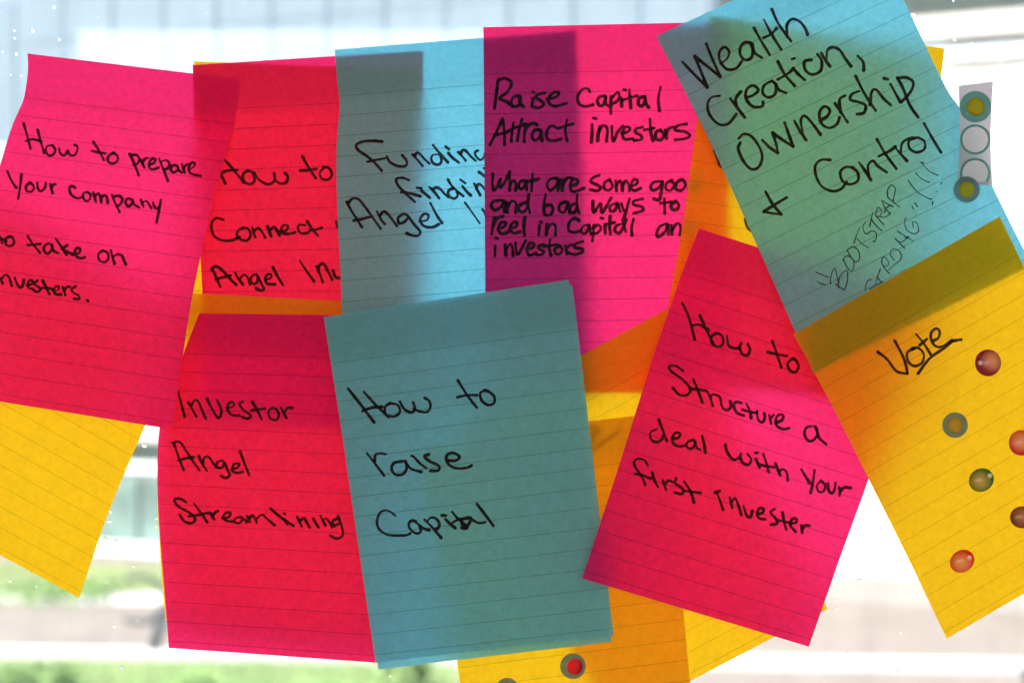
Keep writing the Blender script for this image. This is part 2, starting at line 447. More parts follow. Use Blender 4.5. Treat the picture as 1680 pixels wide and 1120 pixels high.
REG = {'A1': (0,0,4), 'A2': (0,180,4), 'A3': (0,360,4), 'L4': (300,80,4), 'L5': (300,280,4), 'K6': (500,60,4), 'F7': (780,30,4), 'F8': (780,220,4),
       'E1': (1060,0,4), 'E2': (1260,0,4), 'E3': (1160,200,4), 'E4': (1260,240,4), 'C5': (1060,460,4), 'C6': (1000,640,4), 'D7': (1260,500,4),
       'M1': (220,600,4), 'B2': (520,600,4), 'B5': (540,840,4), 'K9': (640,220,6.2222), 'B9': (590,780,9.3333), 'E8': (1300,440,11.2), 'E9': (1340,300,6.2227), 'PX': (0,0,1)}
SK = [0]
def write_word(note, parent, txt, width, mat=INK, name='handwritten_word'):
    """strokes in front of the paper: each a ribbon with round ends that follows the sheet"""
    reg, body = txt.split('|', 1); ox, oy, sc_ = REG[reg.strip()]
    vs = []; fs = []; o0 = parent.location
    for st in body.split('|'):
        pts = [tuple(float(q) for q in w.split(',')) for w in st.split()]
        pts = [(ox+a/sc_, oy+b/sc_) for a, b in pts]
        if len(pts) == 1: pts = [pts[0], (pts[0][0]+.6, pts[0][1]+.4)]
        pl = spline(pts, 1.7); n = len(pl); SK[0] += 1
        rnd = random.Random(SK[0]); ph = rnd.random()*6; lift = .085+.010*(SK[0] % 9)
        k0 = len(vs); cap = 5
        def put(x, y, l):
            vs.append(tuple(P(x, y, note.dpx((x, y))+lift+l)-o0))
        for i, p in enumerate(pl):
            a = pl[max(0, i-1)]; b = pl[min(n-1, i+1)]
            tx, ty = b[0]-a[0], b[1]-a[1]; l = math.hypot(tx, ty) or 1; tx /= l; ty /= l
            wd = width*.445*(1+.10*math.sin(i*.23+ph)+.05*math.sin(i*.9+2*ph))
            e = min(i, n-1-i)
            if SK[0] % 4 == 1 and n > 12 and width > 3: wd *= .66+.34*min(1, i/(.35*n))
            wd *= .95+.08*math.sin(3.1*i/n+ph)
            if e < 3 and n > 10: wd *= (1.08, 1.10, 1.05)[e]
            al = .008*i/n
            if i == 0:
                for q in range(1, cap):
                    an = math.pi*q/cap
                    pass
            put(p[0]-ty*wd, p[1]+tx*wd, al); put(p[0]+ty*wd, p[1]-tx*wd, al)
        for i in range(n-1):
            k = k0+2*i; fs.append((k, k+1, k+3, k+2))
        for end in (0, n-1):
            p = pl[end]; q_ = pl[1] if end == 0 else pl[n-2]
            tx, ty = p[0]-q_[0], p[1]-q_[1]; l = math.hypot(tx, ty) or 1; tx /= l; ty /= l
            ka, kb = k0+2*end, k0+2*end+1
            wa = width*.475; first = len(vs)
            # from the side reached by +90 degrees round the tip to the other side
            sA = (p[0]-ty*wa, p[1]+tx*wa); 
            for q in range(1, cap):
                an = math.pi*q/cap
                dx = -ty*math.cos(an)+tx*math.sin(an); dy = tx*math.cos(an)+ty*math.sin(an)
                put(p[0]+dx*wa, p[1]+dy*wa, .008*end/n)
            ring = list(range(first, len(vs)))
            if end == 0: ring = [kb]+ring+[ka]
            else: ring = [ka]+ring+[kb]
            fs.append(tuple(ring))
    o = mesh_obj(name, vs, fs, mat, parent)
    return o

notes = {}
def make(key, label, cat_group, mat, note, words=(), width=5.6, pen=()):
    c = note.px(.5, 0); o0 = P(c[0], c[1], note.depth(.5, 0))
    r = empty('sticky_note', tuple(o0)); tag(r, label, 'sticky note', cat_group)
    note.build('paper', mat, r)
    for w in words:
        if isinstance(w, tuple): write_word(note, r, w[1], w[0])
        else: write_word(note, r, w, width)
    for w in pen: write_word(note, r, w, 2.0, PEN)
    notes[key] = note
    return r
GR = 'lined sticky notes overlapping on the window'

# yellow, behind the left column
make('O', 'yellow lined note almost hidden behind the pink angel investor note, only its top corner showing', GR, YELLOW,
     Note([(318,101),(322,300),(315,500),(305,690)], [(692,113),(690,300),(688,500),(684,700)], .3, 2.0, wave=.1))
make('P', 'blank yellow lined note hanging tilted at the lower left edge under a pink note', GR, YELLOW,
     Note([(-30,290),(-110,540),(-205,800)], [(322,496),(237,700),(180,835),(130,980)], .4, 3.6, wave=.1))
# pink: How to Connect Angel Inv...
L = Note([(316,107),(322,300),(332,482),(338,690)], [(694,83),(697,300),(697,500),(692,700)], .9, 4.6, wave=.1)
make('L', 'pink note reading How to Connect Angel, its right side under a blue note', GR, PINK, L, [
 'L4|272,728 320,780 400,878|245,822 262,850 278,885|245,820 295,800 358,796|425,800 395,825 402,870 440,890 470,865 458,815 425,800|470,812 500,860 560,890 602,862 600,818|602,860 640,885 680,875 688,838 668,815',
 'L4|785,708 820,770 872,850|770,800 820,798 875,788|925,785 898,815 915,855 955,858 978,825 960,785 922,776',
 'L5|265,322 220,312 188,348 200,420 250,455 320,458 372,435|400,375 365,392 355,425 385,455 425,455 445,420 428,382 395,375|455,375 475,435|462,405 490,378 515,395 540,438|555,365 580,432|566,398 595,370 615,388 635,425|640,400 675,395 690,365 662,358 645,385 655,412 700,415 735,405|800,358 765,355 755,385 780,412 820,408|815,332 850,385 885,425|830,395 870,388 912,375',
 'L5|1006,335 1020,375 1050,380 1070,340 1090,370 1120,370 1130,330',
 'L5|192,640 215,690 245,760|188,650 215,627 260,655 310,710 350,748|215,712 260,700 312,690|345,672 365,710 395,747|378,705 400,682 425,700 440,745|482,680 455,690 445,720 465,745 490,725 492,690 510,730 532,775 510,786 478,770|540,715 575,705 580,682 557,680 540,710 557,742 605,745|590,632 620,690 655,748',
 'L5|770,595 810,655 860,725|878,628 900,680 918,730|888,660 900,618 925,612 950,655 980,715|985,655 1005,700 1045,695 1060,640'], 5.6)
# yellow with its top strip stuck over the foot of the last one
NN = Note([(312,481),(285,620),(260,760),(262,900),(272,1017)], [(705,501),(690,760),(656,1068)], 4.6, 9.0, wave=.1)
make('N', 'orange yellow note whose top strip shows between two pink notes on the left', GR, YELLOW, NN)
# pink: Investor Angel Streamlining
M = Note([(327,514),(303,575),(278,650),(262,700),(258,780),(262,870),(270,970),(277,1062)], [(722,519),(700,700),(665,900),(655,1089)], 5.4, 19, wave=.3)
make('M', 'pink note reading Investor Angel Streamlining, lower left of the blue note', GR, PINK, M, [
 'M1|290,172 310,250 332,332|355,240 385,290 408,330|375,262 395,226 420,232 442,280 470,345|478,215 510,280 545,335 560,340 573,290 545,225|615,275 650,265 655,242 627,240 612,280 640,320 690,325|710,235 690,252 720,290 765,325 745,345 710,335|775,235 805,285 835,345|770,292 810,287 860,280|905,275 882,300 892,342 930,355 950,325 937,288 905,275|965,275 980,310 1000,340|986,305 1005,277 1040,275',
 'M1|262,510 290,590 325,682|250,505 300,500 350,570 390,630 428,682|290,620 340,606 392,598|425,590 445,640 475,685|452,640 460,602 490,596 520,640 542,665|578,620 545,632 545,665 580,665 592,630 612,680 627,715 600,735 572,720|640,680 680,665 690,642 655,645 645,685 670,700 712,695|695,560 725,640 755,715',
 'M1|340,892 300,870 265,880 290,920 360,960 400,1000 380,1030 330,1018 300,975|395,905 440,965 480,1025|360,986 430,975 490,962|500,962 512,985 525,1005|515,990 530,962 552,952|580,998 622,990 630,962 600,965 583,995 610,1015 650,1020|705,990 667,997 660,1022 690,1030 718,1003 740,1025|742,985 760,1022|755,1000 780,980 805,1025|800,1005 840,975 870,1000 922,1045|895,935 960,990 1045,1048|985,1005 1005,1040|985,968 990,970|1070,990 1100,1050|1085,1022 1112,997 1130,1020 1152,1058|1175,1000 1210,1058|1225,985 1255,1045|1240,1018 1262,1000 1302,1055|1345,1000 1305,1015 1310,1047 1342,1035|1338,985 1365,1060 1368,1110 1330,1132 1288,1112'], 5.4)
# blue: Funding finding Angel I...
K = Note([(549,82),(553,130),(557,175),(552,250),(554,360),(560,480),(566,680)], [(944,50),(950,170),(958,330),(966,480),(975,645)], 1.5, 13.5, pw=.70, wave=.1)
make('K', 'pale blue note reading Funding and finding Angel, cut off by a pink note', GR, BLUE, K, [
 'K6|508,690 440,685 380,690 338,712 350,745 400,780 450,820 505,880|412,822 460,812 525,800|540,790 560,825 610,850 660,850 670,820 640,780',
 'K9|230,210 280,265 330,325|250,225 275,190 300,200 350,255 400,300|485,210 435,215 420,260 450,305 500,310 525,275 515,225|440,115 500,190 590,290|595,195 640,245 700,290|568,130 600,155|695,185 735,225 770,270|720,210 740,165 775,175 820,225 870,270|895,170 868,185 875,225 920,265 960,235 970,200|980,180 1010,260 1050,330 1020,360 960,350',
 'K9|190,470 130,448 70,455 65,490 110,560 250,690|115,595 180,600 310,635|320,580 365,615 405,650|275,548 320,555|405,545 450,590 500,655|430,570 470,545 510,560 555,610 595,645|645,555 600,575 595,625 650,660 690,630 680,590|590,465 640,540 745,632|740,535 780,585 825,628|720,468 765,500|860,510 890,570 920,625|880,560 895,515 930,520 990,600|905,388 950,418 1000,460',
 'L5|1075,205 1110,270 1175,370|1085,215 1110,186 1150,186 1190,230 1240,300 1298,380|1120,327 1180,317 1238,300|1275,270 1300,320 1325,350|1290,300 1315,270 1345,285 1405,362|1445,285 1412,310 1420,345 1455,335 1478,300 1450,283|1478,298 1520,355 1557,400 1545,425 1505,425 1468,410|1555,332 1600,325 1612,292 1582,285 1558,320 1580,362 1635,372 1680,352|1625,215 1665,290 1702,345'],
 5.4)
K_extra = 'K9|765,700 830,790 915,910|940,765 985,830 1020,880|965,820 985,760 1040,790 1090,880'
write_word(K, [o for o in C.objects if o.get('label', '').startswith('pale blue note reading Funding')][0], K_extra, 4.0)
# pink: Raise Capital Attract investors
F = Note([(793,45),(795,300),(797,645)], [(1193,36),(1195,300),(1196,641)], 2.6, 19, pw=.80, wave=.1)
make('F', 'bright pink note top centre reading Raise Capital Attract investors', GR, PINK, F, [
 'F7|150,405 140,480 125,592|145,418 185,395 228,412 235,440 205,490 160,525 205,550 248,580|285,510 250,517 235,550 250,580 285,570 295,530|292,515 295,560 315,580|378,528 370,580|380,485 384,488|455,490 415,500 395,520 430,543 448,565 420,588 385,585|470,532 520,520 550,495 522,484 487,515 482,555 520,578 595,560',
 'F7|750,482 735,462 700,470 672,510 678,560 720,580 772,568|850,510 815,517 800,545 815,575 840,568 855,520|853,515 857,560 872,577|890,515 888,625|890,530 930,488 945,510 930,545 897,562|957,525 960,580|975,470 985,472|1010,475 1015,530 1020,590|962,540 1015,522 1060,510|1105,515 1075,527 1070,565 1095,577 1115,530|1112,515 1120,560 1138,587|1215,455 1200,530 1208,608',
 'F7|95,830 140,745 178,662|178,662 190,750 190,830|125,768 170,758 215,745|250,690 240,750 235,808|305,665 285,740 275,803|215,738 270,715 330,695|325,702 320,810|322,748 350,702 385,690 405,702|425,735 388,737 370,770 385,800 415,790 432,745|430,735 438,805|535,722 500,705 470,740 470,790 510,805 560,793|600,670 590,740 602,805|548,722 600,705 640,695',
 'F7|765,700 765,760 760,815|775,655 790,659|812,715 802,805|803,765 830,708 862,718 865,760 860,808|895,712 903,808 935,745 968,708|960,757 1000,745 1015,722 985,715 965,755 980,795 1032,790|1095,715 1055,727 1050,750 1085,770 1090,795 1042,803|1145,665 1150,740 1165,805|1110,732 1170,722|1210,735 1185,750 1185,790 1215,800 1237,770 1215,735|1245,735 1255,790|1250,762 1270,725 1300,715|1385,695 1330,705 1310,735 1370,745 1408,768 1380,790 1312,798',
 'F8|115,262 112,320 120,370 150,330 165,290 162,355 195,310 225,248|225,248 225,370|228,335 250,303 265,330 265,370|318,305 290,317 285,350 310,360 330,320|330,308 337,365|375,265 368,372|340,312 415,295',
 'F8|530,290 490,297 470,335 490,370 525,345 545,300|545,293 542,372|568,300 570,372|570,338 600,290 640,290|622,342 665,327 670,302 637,300 622,345 642,380 712,355',
 'F8|810,272 775,285 757,313 800,335 822,352 800,373 755,365|880,302 850,317 845,355 875,370 900,340 880,300|920,310 925,372|925,342 945,307 960,330 965,372|966,342 985,307 1005,330 1010,372|1020,342 1055,330 1065,305 1037,300 1020,345 1042,372 1085,355',
 'F8|1218,310 1170,317 1150,345 1165,370 1205,350 1230,310 1220,370 1207,430 1170,425|1290,305 1255,322 1250,360 1280,370 1305,335 1285,305|1350,300 1320,320 1315,360 1350,370 1380,335 1362,300|1445,325 1405,345 1405,372 1440,362|1460,265 1452,372',
 'F8|165,435 120,442 105,470 125,500 165,480 185,445|185,438 190,512|205,450 210,515|210,483 235,442 265,452 265,515|330,450 290,467 285,500 320,510 345,470|350,395 345,460 357,515',
 'F8|460,400 450,460 455,525 490,530 508,500 495,465 462,470|590,445 555,462 550,500 580,515 605,467|605,448 617,517|665,455 630,467 620,505 650,515 670,480|668,400 665,460 680,517',
 'F8|770,440 777,515 820,457 832,515 890,420|918,455 885,472 885,505 915,500 932,460|932,455 950,507|958,458 972,500|1010,428 990,500 968,570|1095,425 1042,440 1037,463 1090,477 1100,500 1040,520',
 'F8|1240,428 1243,520|1215,455 1282,445|1310,445 1285,465 1292,495 1322,495 1335,467 1315,440',
 'F8|125,548 115,600 107,655|115,602 140,555 182,540|150,622 185,610 200,583 170,580 150,625 175,655 220,640|225,622 265,607 275,583 247,580 228,620 252,650 295,640|325,545 318,600 322,665',
 'F8|420,600 415,660|428,577 432,579|470,590 465,660|468,628 495,592 525,602 525,660',
 'F8|680,567 650,552 615,582 612,630 650,645 690,633|735,595 705,607 695,640 720,655 745,612|745,598 757,655|777,600 768,700|772,617 800,597 825,615 802,648 775,652|850,600 852,650|825,550 835,554|885,540 880,600 887,655|850,592 912,580|960,590 925,602 915,635 945,650 970,612|988,560 977,600 987,637|1038,560 1025,610 1027,665',
 'F8|1250,590 1210,607 1190,650 1200,675 1240,645 1262,600|1262,593 1267,657|1285,600 1290,657|1290,632 1320,588 1345,602 1342,660|1425,610 1385,627 1385,655 1415,642|1435,545 1427,655',
 'F8|130,735 128,797|135,682 145,685|195,727 200,797|200,767 225,722 242,742 247,797|262,715 277,790 330,700|335,757 375,745 385,722 357,715 340,755 352,795 397,780|450,725 415,737 420,755 450,770 432,793 400,790|490,695 485,750 497,797|450,737 532,725|545,735 520,757 527,785 555,785 570,755 550,730|590,735 600,787|595,762 615,732 642,727|702,705 657,722 652,745 698,752 705,770 655,790 612,780'], 6.3)
# yellow behind the big blue note
H = Note([(1163,25),(1143,200),(1130,295),(1120,370),(1095,510),(1079,609)], [(1550,80),(1540,160),(1527,330),(1506,480),(1480,664)], 3.6, 23.6, pw=.95, wave=.1)
make('H', 'yellow note behind the tilted blue wealth note, strip showing beside the pink one', GR, YELLOW, H, [
 (5, 'PX|1172,247 1178,262 1181,272 1195,280'), (5, 'PX|1222,360 1227,374 1240,380 1246,360')])
# yellow, tilted, low centre
G = Note([(748,694),(880,950),(1005,1183)], [(1103,502),(1230,750),(1358,998)], 19.9, 25, wave=.2)
make('G', 'tilted bright yellow note behind the pink structure note, showing at both its sides', GR, YELLOW, G, [
 (8, 'PX|930,758 966,741 985,727 1000,717|985,727 1016,707|950,722 966,705 984,702 976,712 966,724')])
J = Note([(693,722),(745,1050),(777,1310)], [(1093,676),(1121,1000),(1146,1262)], 22.0, 30, wave=.2)
make('J', 'golden yellow note at the bottom centre under the large blue note, round dots on it', GR, YELLOW, J)
# blue: How to raise Capital (two sheets still stuck together)
B0 = Note([(531,520),(575,800),(621,1097)], [(933,459),(968,760),(1003,1052)], 25.2, 38.5, wave=.5, bow=1.5)
B = Note([(536,525),(574,800),(616,1085)], [(939,467),(974,760),(1007,1042)], 25.5, 38.9, wave=.5, bow=1.5)
B.ph = B0.ph
rB = make('B', 'large blue note in the centre reading How to raise Capital', GR, BLUE, B, [
 'B2|205,150 280,245 375,370|310,172 390,260 470,335|300,296 360,274 428,268|480,245 447,270 455,320 510,330 545,300 530,257 480,245|545,235 575,285 620,305 642,280 632,240|636,282 680,300 725,300 745,265 735,228 707,210',
 'B2|925,95 985,190 1048,272|922,205 990,192 1050,192|1110,162 1072,177 1080,225 1120,255 1160,245 1165,205 1130,170 1097,160',
 'B2|330,575 385,645 440,718|378,628 385,582 415,573 448,578|560,625 505,637 490,675 515,712 565,708 590,665 580,622|580,630 620,675 685,695|640,600 675,638 715,668|622,590 632,593|735,580 705,592 740,625 800,655 795,685 745,687|850,620 910,620 935,595 890,570 850,590 860,640 910,670 980,668 1015,652',
 'B9|540,605 470,550 390,530 310,570 265,700 290,800 370,875 480,910 700,910 775,880|860,700 800,685 755,730 765,800 830,865 900,880 940,840 920,775|850,700 920,760 990,810 1070,830|1000,675 1120,800 1250,950|1040,700 1080,645 1150,645 1215,710 1210,790 1165,820|1315,665 1390,740 1465,800|1260,605 1320,608|1420,555 1490,640 1600,740 1650,790 1600,810 1560,795|1420,720 1500,675 1600,660 1700,640',
 'B2|990,990 952,1010 957,1045 990,1045 1012,1003|1008,1000 1060,1030 1102,1025|1050,905 1100,970 1158,1048'], 5.6)
tag(B0.build('paper', BLUE, rB), 'second blue sheet slightly askew behind the first')
# pink: How to Structure a deal
Cn = Note([(1147,375),(1122,440),(1075,575),(1015,765),(955,948)], [(1520,494),(1470,645),(1425,785),(1378,915),(1327,1060)], 22.1, 43, pw=1.05, wave=.4, bow=2)
make('C', 'pink note reading How to Structure a deal with Your first invester', GR, PINK, Cn, [
 'C5|238,150 275,225 295,290 320,388|352,228 385,300 440,410|300,298 350,290 412,327|462,345 430,367 430,410 470,435 505,415 497,362 462,345|530,365 545,430 600,445 625,412|612,435 630,480 665,490 682,452 667,418',
 'C5|828,398 855,470 888,572|797,470 850,482 922,495|965,510 930,542 940,585 975,602 1000,570 985,525 957,512',
 'C5|240,592 195,560 150,565 170,600 240,650 290,710 270,750 220,750 175,703|310,650 340,720 370,800|285,707 340,715 395,722|405,735 425,780 438,820|420,767 440,747 475,757|487,770 500,830 530,850 555,830 552,790|625,802 590,797 575,820 595,865 640,885|660,810 680,855 690,902|632,848 670,858 717,868|728,858 735,910 760,930 778,905 775,870|808,885 820,937|815,907 837,882|850,932 890,917 900,885 870,880 850,915 860,955 900,975 937,968',
 'C5|1085,955 1050,967 1040,1010 1065,1050 1100,1045 1125,1002 1108,957|1118,968 1135,1030 1182,1073',
 'C6|305,257 270,275 272,320 310,340 345,320 350,300|322,190 345,250 377,332|410,317 450,312 465,287 437,277 415,305 420,350 458,368 495,360|550,325 515,337 505,365 530,385 557,365 562,335|560,335 573,378 592,385|608,300 620,350 630,408',
 'C6|760,355 775,410 815,455 850,440 862,417|857,442 880,480 915,485 930,452 907,420|960,450 985,505|957,410 970,409|1010,420 1030,480 1045,535|975,485 1030,497 1080,505|1088,480 1105,520 1120,557|1110,532 1137,517 1162,537 1170,590',
 'C6|1260,520 1290,570 1315,608|1345,525 1335,600 1320,672|1387,595 1360,625 1375,665 1405,660 1415,622 1387,593|1432,610 1440,660 1462,675 1480,640 1482,610|1508,635 1510,688|1512,667 1540,637 1585,640',
 'C6|250,490 225,455 180,450 160,475 180,520 215,570 235,620|168,548 215,555 268,577|280,540 295,590 317,632|350,590 370,650|360,622 385,592 412,600|437,578 430,610 475,640 480,678 430,670|490,600 530,660 555,735|480,657 540,665 597,672',
 'C6|705,668 725,725 745,782|690,672 722,660|790,705 805,770|798,742 822,708 845,750 865,817|880,760 900,820 925,830 937,790|970,812 1005,802 1010,777 982,775 970,810 985,840 1022,845|1080,780 1057,800 1090,840 1100,873 1060,880|1135,800 1145,860 1160,912|1105,852 1180,867|1187,872 1225,865 1225,842 1197,845 1187,885 1222,927|1260,885 1265,932|1262,912 1285,887 1312,888'], 5.6)
# blue: Wealth Creation, Ownership & Control
E = Note([(1077,60),(1180,265),(1335,612)], [(1432,-107),(1545,130),(1578,185),(1628,305),(1692,434)], 5.2, 38, glue=.04, pw=1.0, wave=.3)
make('E', 'big tilted blue note reading Wealth Creation, Ownership and Control, top right', GR, BLUE, E, [
 'E1|240,410 312,485 402,575|402,575 360,470 318,370|318,370 400,435 487,505|487,505 440,400 395,290|490,418 530,388 545,342 515,310 482,342 485,400 530,455 590,450 627,405|690,285 650,280 620,310 618,360 650,395 690,380 700,330 682,285|697,290 710,345 757,378|708,185 755,270 810,360|775,135 820,220 885,325|770,250 820,227 857,185|825,62 870,160 950,270|927,245 925,165 960,127 1010,145 1045,190 1060,230',
 'E1|480,630 430,640 405,680 415,750 475,815 540,812 592,750|555,650 600,710 648,772|598,705 588,650 622,602|655,642 700,627 737,592 700,562 660,590 657,650 700,700 760,700 767,670|820,535 775,562 765,610 800,640 845,620 852,560 825,532|850,552 870,590 917,610|865,405 910,490 975,565|865,522 920,492 970,452|965,450 1000,490 1040,525|960,388 972,385|1085,395 1040,405 1045,460 1090,490 1145,465 1152,400 1125,358|1150,350 1180,400 1207,437|1185,392 1190,332 1225,312 1270,330 1310,390 1345,437|1390,370 1425,410 1428,465',
 'E1|610,907 640,880 690,895 740,960 762,1030 740,1095 690,1110 640,1060 605,980 618,938|765,922 810,968 865,1003|865,1003 852,940 830,872|830,872 900,922 965,962|965,962 935,880 910,807|975,797 1010,860 1050,920|1032,882 1015,795 1040,762 1090,810 1145,885|1140,792 1190,762 1205,722 1170,700 1138,740 1150,810 1200,840 1250,818 1270,770|1240,680 1280,740 1322,802|1275,735 1270,655 1305,630|1395,600 1350,620 1340,655 1390,670 1440,692 1430,740 1385,750|1375,500 1430,610 1505,725|1470,690 1480,605 1510,590 1560,650 1605,690|1605,555 1640,620 1670,672|1560,515 1585,522|1650,512 1690,590 1730,690 1785,770|1650,515 1705,510 1750,535 1748,580 1715,630 1672,672',
 'E3|385,460 430,540 487,607|487,607 430,600 372,590|372,590 440,545 522,497',
 'E3|808,250 750,250 712,285 714,350 750,420 820,455 880,440 915,395|960,300 910,297 875,330 890,390 940,410 990,385 987,330 947,298|1000,270 1040,325 1075,382|1062,352 1057,285 1090,257 1120,290 1177,330|1115,115 1170,210 1242,307|1130,225 1200,190 1237,163|1230,165 1270,210 1312,257|1270,200 1280,142 1310,117 1350,105|1370,105 1325,127 1330,175 1375,200 1425,180 1427,130 1387,105|1425,12 1480,110 1535,200'],
 5.8, [
 'E8|430,70 530,110 665,172|455,240 530,285 600,300|705,290 700,200 735,60 780,0 810,100 840,250 845,370|790,290 840,330 960,400|960,400 1010,240 1015,80 990,40 900,110 860,190 850,350',
 'E9|310,685 370,650 430,700 435,780 400,805 360,770 310,690|265,790 310,745 370,780 380,850 355,900 310,860 275,790|380,615 405,540 440,455|415,570 460,620 530,662|500,400 470,450 500,520 560,490 605,510 605,570 590,605 575,590|540,445 560,350 575,305|560,375 600,430 665,490|600,330 640,380 685,425|600,330 625,250 660,290 645,340 610,340|640,345 700,350 755,310|665,180 700,260 750,315|665,180 730,220 780,245|690,300 720,250 750,230|725,150 790,200 845,245|725,150 725,70 760,22 800,50 795,110 780,190',
 'E9|495,1100 510,1010 555,985|540,1085 600,1050 680,1010|600,1030 620,960 650,880|615,960 640,990 665,1015|660,810 700,880 745,925|660,805 680,755 725,790 730,840 700,850|735,885 800,830 850,790 865,740 830,685 770,680 750,730 790,790|800,570 850,620 900,668|800,570 860,605 940,550|825,495 880,530 980,592|940,550 900,560|915,360 895,390 920,480 990,520 1040,490 1020,410 980,400 985,450|970,235 990,270|1000,205 1030,245',
 'E4|920,225 980,300 1060,345 1075,345|1078,372 1084,362 1078,385|970,175 1010,215 1058,237|1108,298 1110,299|1000,105 1025,110|1010,112 1060,165 1118,192|1132,246 1142,238'])
# yellow: Vote
Dn = Note([(1302,548),(1365,665),(1425,785),(1490,915),(1553,1047)], [(1640,355),(1760,600),(1890,850)], 38.7, 50, glue=.20, pw=1.3, wave=.5, bow=1.5)
make('D', 'yellow note at the right edge with the underlined word Vote', GR, YELLOW, Dn, [
 'D7|720,308 780,355 840,432 890,448 915,450|915,450 895,360 832,235|962,285 915,312 920,370 960,400 1010,380 1022,322 985,282 945,285|975,195 1020,250 1068,325|995,265 1042,225|1080,237 1117,217 1127,175 1102,155 1070,187 1075,240 1110,275 1160,265 1208,230|985,450 1060,352 1150,287 1215,237|1185,248 1220,235 1268,228'], 5.6)
# pink: How to prepare Your company to take on Investers
A = Note([(45,88),(46,112),(43,140),(38,165),(27,190),(17,215),(0,272),(-20,360),(-40,480),(-52,650)],
         [(392,130),(392,150),(389,178),(384,205),(376,235),(366,270),(345,350),(325,440),(308,530),(283,704)], 1.3, 25, pw=.8, glue=.12, wave=.15)
make('A', 'pink note at the left edge reading How to prepare Your company to take on Investers', GR, PINK, A, [
 'A2|155,90 175,160 190,215 200,255|172,205 215,195 270,208|247,133 262,190 290,285|345,235 315,237 300,262 315,298 345,298 362,267 345,235|388,258 395,285 420,302 445,272|445,272 455,292 480,303 502,282 508,242 490,232',
 'A2|612,212 645,262 682,330|605,272 650,282 692,288|745,285 715,302 708,335 735,355 768,340 772,307 745,283',
 'A2|850,290 875,340 910,430|860,300 895,298 914,322 902,355 878,362|920,325 935,355 948,380|935,350 950,324 970,318|978,362 1010,350 1020,327 998,322 980,350 985,385 1010,392 1040,380|1045,325 1068,380 1102,468|1055,342 1090,332 1112,352 1105,380 1080,395|1160,367 1132,367 1120,392 1140,412 1165,395 1167,370 1172,395 1192,412|1195,362 1212,412|1205,387 1222,362 1242,360|1235,392 1265,380 1280,357 1262,345 1242,370 1240,405 1265,425 1318,435',
 'A2|48,405 75,465 108,515|140,425 135,480 120,582|198,480 172,500 175,532 205,538 224,508 198,478|245,480 250,520 270,535 295,512 300,482|330,490 345,548|337,517 350,492 364,490',
 'A2|492,512 470,500 455,522 470,560 510,582 545,570|580,545 552,545 545,575 565,600 590,587 594,557 575,542|612,545 620,575 628,600|620,575 640,552 656,562 665,608|662,587 682,562 700,572 708,612|735,560 755,610 785,670|745,572 780,565 803,587 790,620 765,632|860,587 835,585 823,612 845,635 868,612 870,590 880,622 912,640|925,592 940,634|932,617 955,598 975,617 992,645|1005,612 1020,648 1045,640|1055,592 1045,650 1028,740',
 'A2|-20,800 0,835 14,872|-30,842 10,845 40,862|58,833 35,850 40,885 70,895 92,872 80,837 55,833',
 'A2|182,830 215,880 262,938|182,888 220,885 265,880|322,878 295,890 288,920 310,945 335,925 342,888|340,888 350,925 380,940|368,850 400,895 438,952|442,888 412,910|405,912 440,930 480,952|490,947 520,937 525,912 505,908 490,935 505,965 530,975 555,968',
 'A2|672,925 645,950 655,990 690,1000 712,972 705,937 672,925|728,925 740,970 752,1012|742,967 770,950 800,957 812,985 826,1016',
 'A3|-12,360 5,395 18,420|8,392 35,362 60,380 77,435|98,385 115,430 135,448 152,427 155,395|180,432 205,427 215,404 195,400 180,427 190,450 217,455|245,400 225,425 250,440 268,462 240,475 220,462|280,400 300,440 325,490|262,452 300,448 347,457|352,472 378,464 388,442 368,438 355,465 365,490 402,492|412,445 428,495|422,467 440,442 457,442|495,440 470,457 480,478 515,500 520,522 488,520|572,530 578,535'], 5.4)

# ------------------------------------------------------------ dots, beads and the strip they came from
TEALR = thin('teal_grey_ring', (.18, .44, .36), (.16, .40, .34)); YDOT = thin('mustard_dot', (.60, .50, .03), (.45, .38, .03))
BRDOT = thin('brown_yellow_dot', (.60, .46, .06), (.34, .27, .06)); RDOT = thin('red_dot', (.85, .04, .05), (.62, .03, .05)); ODOT = thin('orange_dot', (.75, .25, .08), (.55, .22, .1))
GREYR = thin('grey_ring', (.26, .34, .34), (.16, .24, .24))
def disc_mesh(name, dep, cx, cy_, r0, r1, mat, parent, off, seg=40, ex=1, ang=0):
    vs = []; fs = []; o0 = parent.location
    rings = [r0, r1] if r0 > 0 else [0.01, r1*.5, r1]
    for r_ in rings:
        for k in range(seg):
            a = 2*math.pi*k/seg
            x = r_*math.cos(a)*ex; y = r_*math.sin(a)
            x, y = x*math.cos(ang)-y*math.sin(ang), x*math.sin(ang)+y*math.cos(ang)
            vs.append(tuple(P(cx+x, cy_+y, dep((cx+x, cy_+y))+off)-o0))
    for j in range(len(rings)-1):
        for k in range(seg):
            fs.append((j*seg+k, j*seg+(k+1)%seg, (j+1)*seg+(k+1)%seg, (j+1)*seg+k))
    return mesh_obj(name, vs, fs, mat, parent, True)
def dot(dep, cx, cy_, r_, ri, mc, label, ring=TEALR, off=.15, dc=(0, 0), ex=1):
    e = empty('dot_sticker', tuple(P(cx, cy_, dep((cx, cy_))+off))); tag(e, label, 'dot sticker', 'round dot stickers')
    disc_mesh('ring', dep, cx, cy_, ri*.8, r_, ring, e, off, ex=ex)
    disc_mesh('centre', lambda p: dep(p), cx+dc[0], cy_+dc[1], 0, ri, mc, e, off+.06)
    return e
dot(Dn.dpx, 1567, 697, 21, 13, BRDOT, 'flat grey ringed dot with mustard centre on the Vote note', GREYR)
